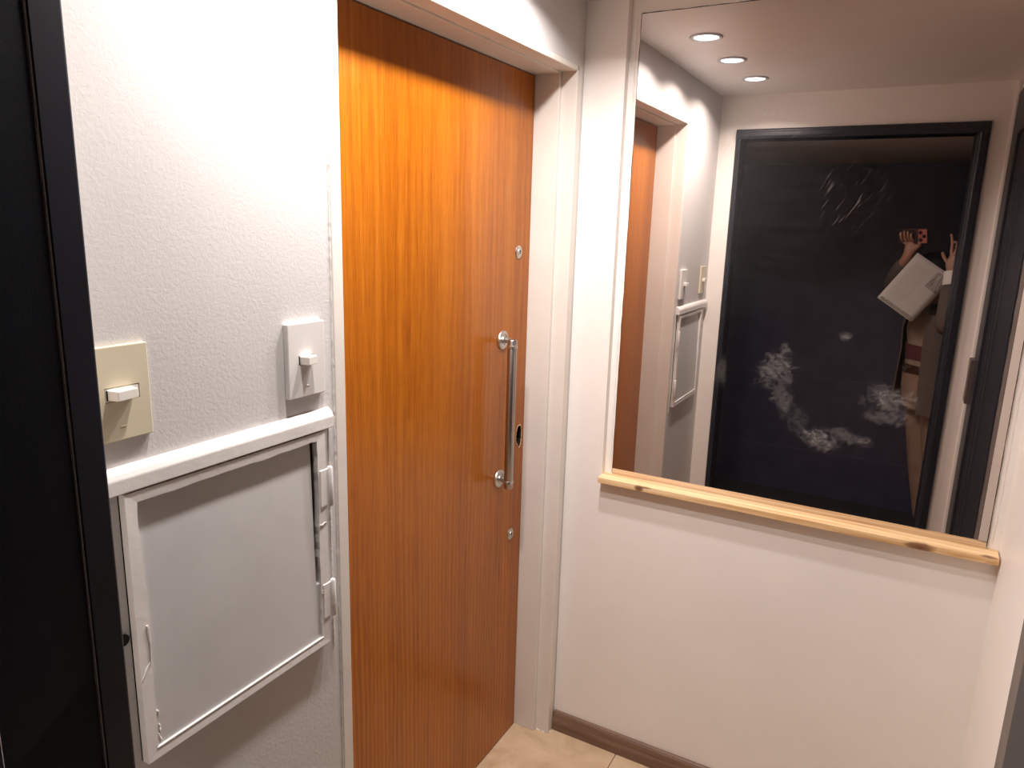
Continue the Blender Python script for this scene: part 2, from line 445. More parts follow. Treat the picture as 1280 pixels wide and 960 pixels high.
# pull handle: two round roses, short posts and a tubular bar offset towards the room
bar_x = XD+.052; by = 1.283; zt, zb = 1.328, .918
h = MB()
h.lathe([(0, zt-zb+.010), (.0105, zt-zb+.010), (.0130, zt-zb+.006), (.0130, -.006), (.0105, -.010), (0, -.010)], (bar_x, by-.018, zb), (0, 0, 1), 36)
handle = h.build('door_handle', M['steel_dark'], door, True)
for z in (zt, zb):
    b = MB()
    b.lathe([(0, 0), (.0255, 0), (.0265, .002), (.0255, .005), (.018, .0065), (.0175, .0045), (.012, .0045), (.0105, .0085), (0, .0085)], (XD, by+.016, z), (1, 0, 0), 44)
    b.build('handle_rose', M['steel'], handle, True)
    b = MB()
    b.tube([(XD+.003, by+.016, z), (XD+.022, by+.015, z), (XD+.036, by+.004, z), (bar_x, by-.018, z)], [.0085, .0085, .0090, .0092], 20)
    b.build('handle_post', M['steel'], handle, True)
    for q in (-1, 1):
        pass
    zz = z-.010 if z == zt else z+.010
    b = MB(); b.lathe([(.0131, -.0045), (.0142, -.004), (.0142, .004), (.0131, .0045)], (bar_x, by-.018, zz), (0, 0, 1), 36)
    b.build('handle_collar', M['steel'], handle, True)
# frame: deep lining, a stepped casing towards the room
b = MB()
b.box(-T, -.044, .500, .531, 0, 2.066, .0012); b.box(-T, -.044, 1.448, 1.490, 0, 2.066, .0012); b.box(-T, -.044, .531, 1.448, HD, 2.066, .0012)
b.build('door_lining', M['trimpaint'], door)
b = MB()
def casing(y0, y1, z0, z1):
    b.box(-.0445, .0035, y0, y1, z0, z1, .0022, 3)
casing(.497, .5235, 0, 2.069); casing(1.4605, 1.492, 0, 2.069); b.box(-.0445, .0035, .515, 1.47, 2.0545, 2.069, .0022, 3)
b.build('door_casing', M['trimpaint'], door)
# thin bead running around the lining step
b = MB(); r_ = .0022
b.tube([(-.046, 1.4555, 0), (-.046, 1.4555, 2.0525)], r_, 8); b.tube([(-.046, .5275, 0), (-.046, .5275, 2.0525)], r_, 8); b.tube([(-.046, .525, 2.0523), (-.046, 1.458, 2.0523)], r_, 8)
b.build('casing_bead', M['trimpaint'], door, True)
b = MB(); b.box(-T-.01, -T, .45, 1.55, 0, 2.12); b.build('back_panel', M['cavity'], door)
# ragged caulk line along the outer edge of the near casing and at the foot of the far one
b = MB(); rn = random.Random(11); pts = []; rad = []
for k in range(420):
    pts.append((.0004+rn.uniform(-.0003, .0003), .4955+rn.uniform(-.0004, .0004), .002+k*.005)); rad.append(rn.uniform(.0012, .0019)+(.0010 if rn.random() < .06 else 0))
b.tube([p for p in pts if p[2] < 2.07], rad[:len([p for p in pts if p[2] < 2.07])], 7)
pts = [(-.04+k*.004, 1.462+rn.uniform(-.002, .002) if k < 11 else 1.475, .001) for k in range(12)]
b.tube(pts, [rn.uniform(.002, .0045) for _ in pts], 6)
b.build('caulk', M['boxpaint'], door, True)

# ------------------------------------------------------------------ access panel in the left wall
ap = empty('access_panel', (0, .246, .866), 'white painted metal access cabinet with grey door set in the wall below the light switches', 'cabinet')
b = MB()
b.prism([(0, 1.289), (0, 1.323), (.006, 1.322), (.0125, 1.317), (.016, 1.309), (.016, 1.289)], 1, .014, .478, .0015)
b.box(0, .016, .014, .087, .866, 1.291, .002); b.box(0, .016, .459, .478, .866, 1.291, .002); b.box(0, .016, .014, .478, .866, .8795, .002)
fr = b.build('outer_frame', M['boxpaint'], ap)
boolean(fr, MB().prism([(.075+.0075*math.cos(t)*1.0+.002*math.sin(t), 1.081+.0058*math.sin(t)+.002*math.cos(t)) for t in [2*PI*k/20 for k in range(20)]], 0, .004, .03), ap)
b = MB(); b.prism(blob(.075, 1.081, .010, .009, 16, .03, 4), 0, .0035, .0050); b.build('screw_hole', M['black'], ap)
# inner door frame with uneven painted inner edge
def jring(y0, y1, z0, z1, iy0, iy1, iz0, iz1, x0, x1, jit, seed):
    rn = random.Random(seed); bm = bmesh.new(); nn = 26
    def side(a, b_, n): return [(a[0]+(b_[0]-a[0])*k/n, a[1]+(b_[1]-a[1])*k/n) for k in range(n)]
    O_ = side((y0, z0), (y1, z0), nn)+side((y1, z0), (y1, z1), nn)+side((y1, z1), (y0, z1), nn)+side((y0, z1), (y0, z0), nn)
    I_ = side((iy0, iz0), (iy1, iz0), nn)+side((iy1, iz0), (iy1, iz1), nn)+side((iy1, iz1), (iy0, iz1), nn)+side((iy0, iz1), (iy0, iz0), nn)
    n = len(O_); o1 = []; i1 = []; o0 = []; i0 = []
    dr = 0
    for k in range(n):
        dr = dr*.75+rn.uniform(-jit, jit)*.6
        q = I_[k]; s_ = k//nn; off = [(0, dr), (dr, 0), (0, dr), (dr, 0)][s_] if k % nn else (0, 0)
        s2 = 0.25 if s_ == 0 else 1
        q = (q[0]+off[0]*s2, q[1]+off[1]*s2)
        o1.append(bm.verts.new((x1, *O_[k]))); i1.append(bm.verts.new((x1-.001, *q)))
        o0.append(bm.verts.new((x0, *O_[k]))); i0.append(bm.verts.new((x0, *q)))
    for k in range(n):
        j = (k+1) % n
        bm.faces.new((o1[k], o1[j], i1[j], i1[k])); bm.faces.new((i1[k], i1[j], i0[j], i0[k])); bm.faces.new((o0[j], o0[k], i0[k], i0[j])); bm.faces.new((o1[j], o1[k], o0[k], o0[j]))
    bmesh.ops.recalc_face_normals(bm, faces=bm.faces[:]); return bm
x = MB(); x.bm.free(); x.bm = jring(.0895, .4565, .8820, 1.2865, .107, .4375, .8985, 1.2715, .002, .0145, .0016, 21)
x.build('inner_frame', M['boxpaint'], ap)
b = MB(); b.prism([(.0075, .892), (.0110, .892), (.0035, 1.277), (.0000, 1.277)], 1, .100, .4305, .0008)
pan = b.build('cabinet_door', M['graypanel'], ap)
b = MB(); b.box(.0005, .0095, .4300, .4390, .892, 1.005, .001, 1); b.build('edge_filler', M['graypanel'], ap)
b = MB(); b.box(-.075, -.070, .085, .461, .875, 1.295); b.build('cavity_back', M['cavity'], ap)
# inner bead at the bottom rail
b = MB(); b.box(.009, .0146, .105, .440, .8975, .8992, .0006, 1); b.build('bottom_bead', M['boxpaint'], ap)
for z0, z1 in ((1.146, 1.220), (.931, 1.004)):
    b = MB(); b.box(.0120, .0158, .4415, .4625, z0+.003, z1-.003, .0012, 2)
    hg = b.build('hinge', M['boxpaint'], ap)
    b = MB(); b.lathe([(0, 0), (.0038, .0004), (.0050, .003), (.0050, z1-z0-.003), (.0038, z1-z0-.0004), (0, z1-z0)], (.0160, .4645, z0), (0, 0, 1), 24)
    b.build('hinge_barrel', M['boxpaint'], hg, True)
# paint drips and cracks on the inner frame
b = MB(); rn = random.Random(8)
def drip(path, r): MB().tube([(.0145+rn.uniform(-.0003, .0005), y, z) for y, z in path], r, 6).build('paint_drip', M['boxpaint'], ap, True)
drip([(.0885, 1.012), (.094, 1.020), (.100, 1.030), (.105, 1.036)], [.0006, .0010, .0010, .0005])
drip([(.1065, 1.036), (.1075, 1.06), (.1065, 1.085), (.1050, 1.092)], [.0008, .0008, .0008, .0012])
drip([(.438, 1.118), (.444, 1.116), (.450, 1.119), (.454, 1.117)], [.0005, .0009, .0010, .0005])
drip([(.438, .987), (.444, .983), (.451, .985), (.456, .989)], [.0006, .0010, .0013, .0006])
drip([(.439, .990), (.446, .992), (.452, .990)], [.0005, .0010, .0006])
for k in range(9):
    yy = rn.uniform(.109, .113); zz = rn.uniform(.905, .96); b.tube([(.0104, yy, zz), (.0112, yy+.001, zz-.003), (.0104, yy+.001, zz-.008)], [.0006, .0012, .0006], 6)
o = b.build('paint_blobs', M['boxpaint'], ap, True); o['kind'] = 'stuff'
# caulk between box and door casing
b = MB(); rn = random.Random(14); n = 60
n = 150; b.tube([(.0003+rn.uniform(-.0003, .0003), .4795+rn.uniform(-.0004, .0004), .86+k*.0031) for k in range(n)], [rn.uniform(.0013, .0022) for _ in range(n)], 7)
b.build('caulk', M['boxpaint'], ap, True)

# ------------------------------------------------------------------ light switches
def switch(name, label, y0, y1, z0, z1, th, cy, cz, mat, lev, big):
    t = empty(name, (0, (y0+y1)/2, (z0+z1)/2), label, 'light switch', 'light switches on the left wall')
    b = MB(); b.box(0, th, y0, y1, z0, z1, .0014, 2); pl = b.build('wall_plate', mat, t)
    hw = .0235 if big else .0165; hh = .0095 if big else .0075
    boolean(pl, MB().box(th-.003, th+.01, cy-hw, cy+hw, cz-hh, cz+hh), t)
    b = MB(); b.box(th-.0035, th-.0004, cy-hw+.0006, cy+hw-.0006, cz-hh+.0006, cz+hh-.0006, .0006, 1)
    mo = b.build('switch_module', lev, t)
    a_ = (.017, .0065, .016) if big else (.0135, .0068, .017)
    yc = cy-.003 if big else cy
    b = MB(); bm_ = bmesh.new()
    # wedge-shaped rocker lever
    y_a, y_b = yc-a_[0], yc+a_[0]
    b.prism([(y_a, th-.002), (y_b, th-.002), (y_b-.001, th+a_[2]*.78), (y_a+.004, th+a_[2])], 2, cz-a_[1], cz+a_[1], .0010)
    for v in b.bm.verts: v.co = Vector((v.co.y, v.co.x, v.co.z))
    bmesh.ops.recalc_face_normals(b.bm, faces=b.bm.faces[:])
    b.build('switch_lever', M['cream_plastic'], mo)
    b = MB()
    b.box(th-.0032, th+.0002, yc-a_[0]-.0016, yc-a_[0]+.0002, cz-a_[1], cz+a_[1]); b.build('lever_gap', M['black'], mo)
    # raised maker's dash low on the plate
    b = MB(); ym = (y0+y1)/2
    b.box(th-.0003, th+.0005, ym-.004, ym+.004, z0+.017, z0+.0195, .0006, 2); b.build('raised_mark', mat, t)
    return t
switch('light_switch', 'white square-edged light switch plate next to the wooden door frame', .3835, .4655, 1.354, 1.478, .0105, .4215, 1.4165, M['white_plastic'], M['white_plastic'], False)
switch('light_switch', 'yellowed beige light switch plate beside the black door jamb', .060, .143, 1.358, 1.4815, .0075, .1045, 1.4195, M['beige_plastic'], M['cream_plastic'], True)

# ------------------------------------------------------------------ mirror and pine ledge
mir = empty('wall_mirror', ((.15+1.103)/2, ML+.005, .917), 'large wall mirror with smudges and scratches above the pine ledge', 'mirror')
b = MB(); b.prism([(.1465, .9172), (1.1035, .9172), (1.1025, 2.197), (.1515, 2.197)], 1, ML, ML+.004); b.build('mirror_glass', M['mirror'], mir)
b = MB(); rn = random.Random(2)
def seal(p, q, n=40):
    b.tube([(p[0]+(q[0]-p[0])*k/n+rn.uniform(-.0004, .0004), ML+.0022, p[1]+(q[1]-p[1])*k/n+rn.uniform(-.0004, .0004)) for k in range(n+1)], [rn.uniform(.0009, .0022) for _ in range(n+1)], 6)
seal((.1508, 2.198), (1.103, 2.198)); seal((.1460, .922), (.1508, 2.198)); seal((1.1040, .922), (1.103, 2.198))
b.build('mirror_edge', M['edge_black'], mir, True)
b = MB(); rn = random.Random(12)
b.tube([(.139+rn.uniform(-.0008, .0008), 1.5322, .93+k*.02) for k in range(64)], [rn.uniform(.0004, .0016) for _ in range(64)], 6)
b.build('silicone', M['trimpaint'], mir, True); b = MB()
b.tube([(1.116+rn.uniform(-.001, .001), 1.5322, .93+k*.02) for k in range(64)], [rn.uniform(.0004, .0016) for _ in range(64)], 6)
b.build('silicone', M['trimpaint'], mir, True)
b = MB(); b.box(.1215, 1.1285, 1.4755, 1.5325, .8995, .9170, .0010, 2)
led = b.build('mirror_ledge', M['pine'])
tag(led, 'narrow knotty pine ledge running along the bottom of the mirror', 'ledge')

# ------------------------------------------------------------------ downlights
names_l = ['recessed ceiling downlight closest to the mirror, largest of the three reflected lamps',
           'middle of the three ceiling downlights reflected in the mirror',
           'recessed ceiling downlight farthest from the mirror, smallest reflected lamp']
def downlight(i, x, y):
    t = empty('ceiling_downlight', (x, y, HC), names_l[i], 'ceiling light', 'recessed ceiling downlights')
    b = MB(); b.lathe([(.052, 0), (.052, -.002), (.049, -.005), (.042, -.0055), (.038, -.003), (.037, 0)], (x, y, HC), (0, 0, 1), 48); b.build('rim', M['rim'], t, True)
    b = MB(); b.lathe([(0, -.0015), (.0375, -.0015), (.0375, -.0005), (0, -.0005)], (x, y, HC), (0, 0, 1), 48); b.build('lens', M['lens'], t)
    ld = D.lights.new('downlight_lamp', 'AREA'); ld.shape = 'DISK'; ld.size = .066; ld.energy = LAMP_W; ld.color = SPOT_COLOR; ld.spread = math.radians(LAMP_SPREAD)
    lo = D.objects.new('downlight_lamp', ld); COL.objects.link(lo); lo.parent = t; lo.location = (0, 0, -.0035)
for i, (x, y) in enumerate(LAMPS): downlight(i, x, y)

# ------------------------------------------------------------------ door_2: dark elevator doorway in the front wall
d2 = empty('door_2', (.56, -.05, 0)); struct(d2, 'black painted steel frame of the elevator doorway')
def jamb(pts, name='door_jamb'):
    b = MB(); b.prism(pts, 2, 0, 2.05, .0008); return b.build(name, M['navy'], d2)
# left jamb seen close up: outer bead, inner step, thin pale joint line
jamb([(.079, 0), (.079, .012), (.084, .017), (.101, .019), (.1025, .017), (.1015, -.014), (.096, -.014), (.094, -.016), (.099, -.0165), (.099, -.120), (.090, -.120), (.090, 0)])
jamb([(1.052, 0), (1.052, .012), (1.047, .017), (1.024, .019), (1.018, .015), (1.018, -.02), (1.010, -.022), (1.004, -.12), (1.028, -.12), (1.028, 0)])
b = MB(); b.prism([(.090, 2.05), (.090, 2.06), (1.04, 2.06), (1.04, 2.05)], 1, -.12, 0)
b.prism([(0.0, 2.092), (.012, 2.092), (.017, 2.087), (.019, 2.062), (.015, 2.050), (-.12, 2.050), (-.12, 2.060), (0, 2.060)], 0, .079, 1.052, .0008)
b.build('door_head', M['navy'], d2)
# raised inner beads of the frame, as the reflection shows them
b = MB()
for x_ in (.090, .0965): b.tube([(x_, .0185, 0), (x_, .0185, 2.06)], .0012, 6)
for x_ in (1.030, 1.040): b.tube([(x_, .0185, 0), (x_, .0185, 2.06)], .0012, 6)
for z_ in (2.067, 2.079): b.tube([(.09, .0185, z_), (1.04, .0185, z_)], .0012, 6)
b.build('frame_bead', M['navy'], d2, True)
b = MB(); rn = random.Random(3)
b.tube([(.0998+rn.uniform(-.0001, .0001), -.0165, .02+k*.0405) for k in range(50)], [rn.uniform(.0004, .0008) for _ in range(50)], 6)
b.build('pale_joint', M['navyline'], d2)

# ------------------------------------------------------------------ door_3: dark side door in the right wall
d3 = empty('door_3', (W, .5, 0)); struct(d3, 'dark grey door and fluted frame at the right edge')
b = MB(); b.box(W-.006, W+.02, .008, .20, 0, 2.19, .0015); b.box(W-.006, W+.02, .80, .997, 0, 2.19, .0015); b.box(W-.006, W+.02, .20, .80, 2.02, 2.19, .0015)
b.build('door_frame', M['navy'], d3)
b = MB(); b.box(W+.004, W+.03, .20, .80, 0, 2.02); b.build('door_leaf', M['navy'], d3)
for yy in (.235, .30, .39, .52):
    b = MB(); b.tube([(W+.004, yy, .01), (W+.004, yy, 1.84), (W+.005, yy+.02, 1.865)], .003, 8); b.build('flute', M['navy'], d3, True)
b = MB(); rn = random.Random(31); n = 90
poly = [(1.092, 0), (1.092, 2.19)]+[(.998+rn.uniform(-.004, .012), 2.19-k*2.19/n) for k in range(n+1)]
b.prism(poly, 0, W-.0015, W+.001); b.build('bare_strip', M['taupe'], d3)
# lock body with two latch plates on the door edge
b = MB(); b.box(W-.024, W-.004, .012, .10, .985, 1.165, .002); lk = b.build('lock_case', plain('lock_case_brown', (.085, .065, .06), .45), d3)
for z0, z1 in ((1.125, 1.160), (.992, 1.022)):
    b = MB(); b.box(W-.027, W-.018, .030, .09, z0, z1, .0015); b.build('latch_plate', M['steel_dark'], lk)
b = MB(); b.box(W-.017, W-.0065, .0002, .006, 0, 2.235, .001); struct(b.build('trim_1', M['strip']), 'thin white corner strip beside the side door')

# ------------------------------------------------------------------ elevator car behind the doorway
car = empty('wall_elevator', (.45, -1.3, 0)); struct(car, 'dark navy panelled walls of the elevator car behind the person in the mirror')
b = MB()
b.box(-.40, 1.30, -1.33, -1.30, 0, .288); b.build('back_panel', M['car_panel'], car)
b = MB(); b.box(-.40, 1.30, -1.33, -1.30, .291, .763); b.build('back_panel', M['car_panel'], car)
b = MB(); b.box(-.40, 1.30, -1.33, -1.30, .766, 2.07); b.build('back_panel', M['car_panel'], car)
b = MB(); b.box(-.40, 1.30, -1.331, -1.3008, .2875, .2915); b.box(-.40, 1.30, -1.331, -1.3008, .7625, .7665); b.build('panel_joint', M['navyline'], car)
for x0, x1 in ((-.43, -.40), (1.30, 1.33)):
    b = MB(); b.box(x0, x1, -1.33, -.12, 0, 2.07); b.build('side_panel', M['car_panel'], car)
b = MB(); b.box(-.43, 1.33, -1.33, -.122, 2.05, 2.08); struct(b.build('ceiling', M['car_ceiling']), 'dim ceiling of the elevator car')
b = MB(); b.box(-.43, 1.33, -1.33, -.122, -.03, 0); struct(b.build('floor', M['car_floor']), 'dark floor of the elevator car')
b = MB(); b.box(-.43, .088, -.15, -.122, 0, 2.05); b.box(1.03, 1.33, -.15, -.122, 0, 2.05); b.build('front_return', M['car_panel'], car)

def skinned(name, joints, edges, mat, parent, sub=2, root=0):
    """one continuous surface grown over a skeleton: joints = [(x, y, z, r) or (x, y, z, rx, ry)]"""
    me = D.meshes.new(name); me.from_pydata([j[:3] for j in joints], edges, []); o = D.objects.new(name, me); COL.objects.link(o)
    sk = o.modifiers.new('skin', 'SKIN'); sk.use_smooth_shade = True
    if not me.skin_vertices: me.skin_vertices.new()
    for k, j in enumerate(joints):
        v = me.skin_vertices[0].data[k]; v.radius = (j[3], j[4] if len(j) > 4 else j[3]); v.use_root = (k == root)
    o.modifiers.new('sub', 'SUBSURF').levels = sub; o.modifiers['sub'].render_levels = sub
    dg = bpy.context.evaluated_depsgraph_get(); me2 = D.meshes.new_from_object(o.evaluated_get(dg))
    o.modifiers.clear(); o.data = me2; me2.name = name; me2.materials.clear(); me2.materials.append(mat)
    for p in me2.polygons: p.use_smooth = True
    if parent is not None:
        o.parent = parent; me2.transform(Matrix.Translation(-wloc(parent)))
    return o
def ellipsoid(c, r, n=20):
    b = MB(); bmesh.ops.create_uvsphere(b.bm, u_segments=n, v_segments=n//2, radius=1)
    for v in b.bm.verts: v.co = Vector((c[0]+v.co.x*r[0], c[1]+v.co.y*r[1], c[2]+v.co.z*r[2]))
    return b

# ------------------------------------------------------------------ person in the elevator car, taking the picture
M['skin'] = plain('skin', (.34, .17, .115), .5); M['hair'] = plain('dark_hair', (.012, .010, .010), .45, bump=.6, bscale=200)
M['jacket'] = plain('taupe_jacket_cloth', (.085, .062, .050), .85, bump=.4, bscale=60, var=.15)
M['shirt'] = plain('beige_shirt_cloth', (.24, .17, .125), .85); M['redcloth'] = plain('dark_red_cloth', (.085, .02, .022), .8)
M['trouser'] = plain('tan_trouser_cloth', (.25, .155, .108), .85, bump=.4, bscale=40, var=.12)
M['leather'] = plain('dark_brown_leather', (.045, .018, .012), .4); M['cuffw'] = plain('white_cuff', (.65, .60, .55), .8)
PF = Vector((-.90, .43, 0)).normalized(); PL = Vector((0, 0, 1)).cross(PF)
per = empty('person', (1.06, -.66, 0), 'person in open taupe jacket and tan trousers holding up a phone, reflected in mirror', 'person')
HR = CAM-rt*.060-up*.048-fw*.016
J = []; ED = []
def add(p, r, prev=None, r2=None):
    J.append((p[0], p[1], p[2], r) if r2 is None else (p[0], p[1], p[2], r, r2))
    if prev is not None: ED.append((prev, len(J)-1))
    return len(J)-1
pel = add((1.015, -.66, .93), .125)
wa = add((1.005, -.66, 1.05), .110, pel); ch = add((.995, -.665, 1.19), .125, wa); nb = add((.975, -.655, 1.295), .060, ch)
nk = add((.955, -.640, 1.335), .050, nb); hd = add((.935, -.625, 1.400), .078, nk); hc = add((.928, -.620, 1.450), .090, hd); ht = add((.935, -.625, 1.515), .060, hc)
# arms
ls = add((.922, -.810, 1.255), .058, ch); le = add((.775, -.625, 1.405), .040, ls); lw = add((.822, -.492, 1.545), .026, le)
rs = add((1.062, -.530, 1.255), .056, ch); re_ = add((1.026, -.315, 1.245), .040, rs); rw = add((1.016, -.400, 1.465), .026, re_)
# hands: palms, then five fingers each
lp = add(HR, .026, lw)
def finger(prev, pts, r=.0085):
    for k, p in enumerate(pts): prev = add(p, r*(1-.10*k), prev)
base = HR
for k, (side, ln) in enumerate(((-.030, .9), (-.011, 1.0), (.008, .97), (.026, .80))):
    a0 = base-rt*(.018-side*.9)+up*.020-fw*.004
    finger(lp, [a0, a0+up*.018*ln+fw*.016, a0+up*.040*ln+fw*.024, a0+up*.058*ln+fw*.020])
finger(lp, [base+rt*.026-up*.004, base+rt*.040+up*.012+fw*.003, base+rt*.034+up*.022+fw*.012], .0095)
rp = add((1.008, -.405, 1.540), .028, rw)
finger(rp, [(.998, -.408, 1.578), (.997, -.408, 1.615), (.992, -.410, 1.642), (.985, -.412, 1.662)])
finger(rp, [(1.016, -.402, 1.580), (1.019, -.400, 1.612), (1.008, -.400, 1.628), (.996, -.402, 1.618)])
finger(rp, [(1.030, -.397, 1.572), (1.034, -.394, 1.600), (1.020, -.394, 1.612), (1.008, -.396, 1.600)])
finger(rp, [(1.040, -.392, 1.560), (1.045, -.388, 1.582), (1.033, -.388, 1.592), (1.022, -.390, 1.582)], .0075)
finger(rp, [(.985, -.412, 1.535), (.970, -.416, 1.558), (.962, -.418, 1.580)], .0095)
# legs
for sgn, off in ((-1, .0), (1, .0)):
    hip = Vector((1.02, -.66, .86))+PL*.085*sgn; kn = Vector((1.055, -.655, .49))+PL*.080*sgn; an = Vector((1.125, -.65, .085))+PL*.085*sgn
    a_h = add(hip, .082, pel); a_k = add(kn, .052, a_h); a_c = add(kn.lerp(an, .35), .050, a_k); a_a = add(an, .034, a_c); add(an+PF*.13-Vector((0, 0, .055)), .026, a_a)
    t_ = skinned('trouser_leg', [(*(hip+Vector((0, 0, .06))), .108), (*hip, .100), (*kn, .072), (*(an+Vector((0, 0, .03))), .058)], [(0, 1), (1, 2), (2, 3)], M['trouser'], per, 2)
    b = MB()
    sh = ellipsoid((0, 0, 0), (.145, .050, .048)).bm
    for v in sh.verts:
        q = v.co.copy(); q.z = max(q.z, -.040); v.co = an+PF*(.06+q.x)+PL*q.y+Vector((0, 0, -.045+q.z))
    b.bm.free(); b.bm = sh; b.build('shoe', M['leather'], per, True)
skinned('body', J, ED, M['skin'], per, 2, pel)
hd_c = Vector((.928, -.620, 1.447))
b = ellipsoid((0, 0, 0), (.100, .092, .112), 28)
for v in list(b.bm.verts):
    q = v.co
    if q.x > .035 and q.z < .045: q.x = .035-.02  # clear the face
    q.x -= .012; q.z += .018
    v.co = hd_c+PF*q.x+PL*q.y+Vector((0, 0, q.z))
b.build('hair', M['hair'], per, True)
for sgn in (-1, 1):
    e = ellipsoid(hd_c+PF*.088+PL*.031*sgn+Vector((0, 0, .002)), (.010, .010, .008), 12).build('eye', M['cuffw'], per, True)
    ellipsoid(hd_c+PF*.096+PL*.031*sgn+Vector((0, 0, .002)), (.004, .004, .004), 10).build('pupil', M['black'], e, True)
    ellipsoid(hd_c+PL*.090*sgn+Vector((0, 0, -.006)), (.012, .012, .028), 12).build('ear', M['skin'], per, True)
MB().tube([hd_c+PF*.086+Vector((0, 0, .008)), hd_c+PF*.104-Vector((0, 0, .018)), hd_c+PF*.092-Vector((0, 0, .028))], [.007, .013, .010], 10).build('nose', M['skin'], per, True)
MB().tube([hd_c+PF*.078+PL*.024-Vector((0, 0, .052)), hd_c+PF*.090-Vector((0, 0, .050)), hd_c+PF*.078-PL*.024-Vector((0, 0, .052))], [.003, .007, .003], 8).build('mouth', M['redcloth'], per, True)
def shell(name, rows, a0, a1, th, mat, n=44, parent=per):
    """cloth tube round the trunk: rows = (centre, half width, half depth); a0..a1 = covered angle from the front"""
    bm = bmesh.new(); full = a1-a0 >= 359.9; R_ = []
    for ri, (c, a_, d_) in enumerate(rows):
        ro = []; ri_ = []
        for k in range(n if full else n+1):
            t = math.radians(a0+(a1-a0)*k/n)
            fold = 1+.018*math.sin(7*t+ri*.6)
            for q, lst in ((0, ro), (th, ri_)):
                lst.append(bm.verts.new(Vector(c)+PF*math.cos(t)*(d_*fold-q)+PL*math.sin(t)*(a_*fold-q)))
        R_.append((ro, ri_))
    m_ = n if full else n
    for (A, A2), (B, B2) in zip(R_, R_[1:]):
        for k in range(m_):
            j = (k+1) % len(A)
            bm.faces.new((A[k], A[j], B[j], B[k])); bm.faces.new((A2[j], A2[k], B2[k], B2[j]))
        if not full:
            bm.faces.new((A[0], B[0], B2[0], A2[0])); bm.faces.new((A[-1], A2[-1], B2[-1], B[-1]))
    for A, A2 in (R_[0], R_[-1]):
        for k in range(m_):
            j = (k+1) % len(A); bm.faces.new((A[k], A2[k], A2[j], A[j]))
    bmesh.ops.recalc_face_normals(bm, faces=bm.faces[:])
    b = MB(); b.bm.free(); b.bm = bm; return b.build(name, mat, parent, True)
shell('shirt', [((.978, -.656, 1.318), .075, .062), ((.988, -.660, 1.275), .150, .105), ((.995, -.664, 1.19), .158, .130), ((1.003, -.661, 1.09), .140, .124), ((1.010, -.660, .985), .146, .134)], 0, 360, .004, M['shirt'])
shell('waistband_top', [((1.000, -.662, 1.118), .146, .131), ((1.004, -.661, 1.075), .146, .131), ((1.006, -.661, 1.045), .148, .133)], 0, 360, .004, M['redcloth'])
bl = shell('belt', [((1.010, -.660, 1.018), .153, .140), ((1.011, -.660, .978), .155, .142)], 0, 360, .006, M['leather'])
bc = Vector((1.010, -.660, .998))+PF*.144
b = MB(); b.lathe([(.010, -.002), (.020, -.002), (.020, .003), (.010, .003), (.010, -.002)], bc, PF, 20); b.build('buckle', M['steel'], bl)
shell('trouser_top', [((1.011, -.660, .990), .150, .137), ((1.016, -.660, .90), .165, .140), ((1.022, -.660, .80), .170, .125)], 0, 360, .005, M['trouser'])
jk = shell('jacket', [((.980, -.656, 1.325), .085, .075), ((.992, -.662, 1.275), .185, .128), ((.996, -.664, 1.19), .188, .150), ((1.003, -.662, 1.08), .178, .152), ((1.012, -.660, .96), .188, .166), ((1.020, -.660, .86), .202, .176), ((1.026, -.660, .79), .208, .182)], 38, 322, .007, M['jacket'])
def V3(i): return J[i][:3]
skinned('sleeve', [(*V3(ls), .080), (*V3(le), .058), (*Vector(V3(le)).lerp(Vector(V3(lw)), .9), .042)], [(0, 1), (1, 2)], M['jacket'], per)
skinned('sleeve', [(*V3(rs), .078), (*V3(re_), .058), (*Vector(V3(re_)).lerp(Vector(V3(rw)), .88), .044)], [(0, 1), (1, 2)], M['jacket'], per)
ra, rb = Vector(V3(re_)).lerp(Vector(V3(rw)), .84), Vector(V3(rw)).lerp(Vector(V3(rp)), .35)
MB().tube([ra, rb], [.038, .034], 20).build('cuff', M['cuffw'], per, True)

# phone, level with the camera, its lenses towards the mirror
pc = CAM-fw*.0145-rt*.058
ph = empty('phone', pc, 'dark phone with a rose camera panel held sideways in the raised hand in the mirror', 'phone')
def local_box(bb, x0, x1, y0, y1, z0, z1, bev, org):
    t = MB(); t.box(x0, x1, y0, y1, z0, z1, bev, 3)
    for v in t.bm.verts: v.co = org+rt*v.co.x+up*v.co.y+fw*v.co.z
    bb.bm.free(); bb.bm = t.bm; return bb
local_box(MB(), -.074, .074, -.036, .036, -.004, .004, .0035, pc).build('phone_body', plain('dark_phone_back', (.035, .02, .02), .4), ph)
isl = local_box(MB(), .030, .070, -.032, .032, .0040, .0055, .0007, pc).build('camera_island', plain('rose_phone_island', (.40, .12, .09), .35), ph)
for ox, oy in ((.058, 0), (.042, .017), (.042, -.017)):
    MB().lathe([(0, 0), (.0085, 0), (.0085, .002), (.0070, .0025), (0, .0022)], pc+rt*ox+up*oy+fw*.0055, fw, 24).build('phone_lens', M['black'], isl, True)

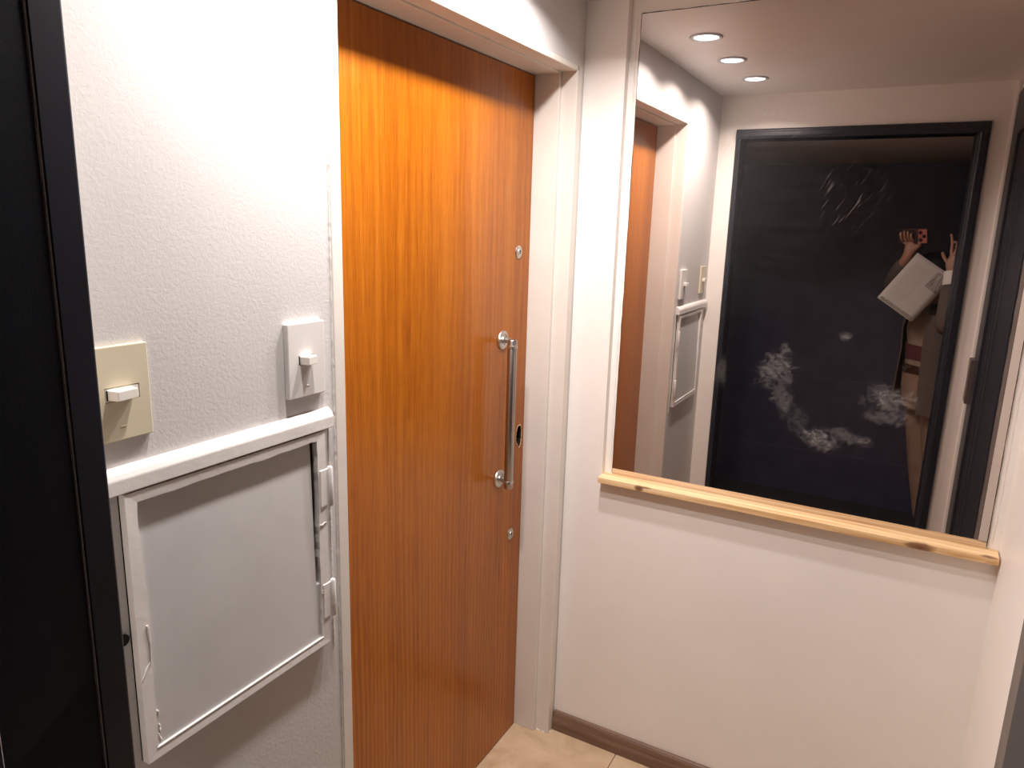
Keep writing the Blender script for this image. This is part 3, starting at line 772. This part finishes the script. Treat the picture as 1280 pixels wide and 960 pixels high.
# the sheet of paper hanging below the phone
def paper_mat():
    a = N('printed_paper'); co = a.coords(); sep = a.n('ShaderNodeSeparateXYZ'); a.l(co, 0, sep, 0)
    def band(out, lo, hi):
        return (a.math('MULTIPLY', (a.math('GREATER_THAN', (sep, out), lo), 0), (a.math('LESS_THAN', (sep, out), hi), 0)), 0)
    def area(x0, x1, y0, y1): return (a.math('MULTIPLY', band(0, x0, x1), band(1, y0, y1)), 0)
    lines = a.noise(a.coords((260, 26, 1)), 1.0, 2, .6); l1 = a.ramp(lines, 0, [(.46, (0, 0, 0)), (.52, (1, 1, 1))])
    rows = a.noise(a.coords((60, 420, 1)), 1.0, 2, .6); l2 = a.ramp(rows, 0, [(.46, (0, 0, 0)), (.52, (1, 1, 1))])
    m1 = a.math('MULTIPLY', area(.030, .088, -.115, -.030), (l1, 0)); m2 = a.math('MULTIPLY', area(-.085, .085, .112, .126), (l2, 0))
    m3 = a.math('MULTIPLY', area(-.080, .010, -.095, .085), (a.math('MULTIPLY', (l2, 0), .16), 0))
    f = a.math('MULTIPLY', (a.math('MAXIMUM', (m1, 0), (a.math('MAXIMUM', (m2, 0), (m3, 0)), 0)), 0), .8)
    c = a.mix((f, 0), (.46, .42, .39), (.07, .06, .055)); a.l(c, 2, a.p, 'Base Color'); a.p.inputs['Roughness'].default_value = .7; return a.m
M['paper'] = paper_mat()
A_ = Vector((.861, -.452, 1.573)); ux = Vector((.158, .006, -.107)); uy = Vector((-.141, -.012, -.225))
cen = A_+ux*.5+uy*.5; ux.normalize(); uy.normalize(); nz = ux.cross(uy).normalized()
def sheet(name, w_, h_, dz, ox, oy, mat, parent=None):
    bm = bmesh.new(); nx, ny = 8, 12; G = []
    for s_ in (0, 1):
        G.append([[bm.verts.new((ox-w_/2+w_*i/nx, oy-h_/2+h_*j/ny, dz+.006*math.sin(PI*i/nx)*math.cos(1.5*j/ny)-.0006*s_)) for i in range(nx+1)] for j in range(ny+1)])
    for s_ in (0, 1):
        g = G[s_]
        for j in range(ny):
            for i in range(nx): bm.faces.new((g[j][i], g[j][i+1], g[j+1][i+1], g[j+1][i]))
    ring = lambda g: g[0][:]+[g[j][nx] for j in range(1, ny+1)]+g[ny][nx-1::-1]+[g[j][0] for j in range(ny-1, 0, -1)]
    a, b_ = ring(G[0]), ring(G[1])
    for k in range(len(a)): bm.faces.new((a[k], a[(k+1) % len(a)], b_[(k+1) % len(a)], b_[k]))
    bmesh.ops.recalc_face_normals(bm, faces=bm.faces[:])
    me = D.meshes.new(name); bm.to_mesh(me); bm.free(); me.materials.append(mat)
    for p in me.polygons: p.use_smooth = True
    o = D.objects.new(name, me); COL.objects.link(o)
    if parent: o.parent = parent
    return o
pm = Matrix((ux, uy, nz)).transposed().to_4x4(); pm.translation = cen
pe = D.objects.new('paper_sheet', None); COL.objects.link(pe); pe.matrix_world = pm
tag(pe, 'tilted white printed sheet of paper held under the phone in the mirror', 'paper')
sheet('front_page', .190, .266, .001, 0, 0, M['paper'], pe)
sheet('back_page', .186, .230, -.002, .006, .012, M['paper'], pe)
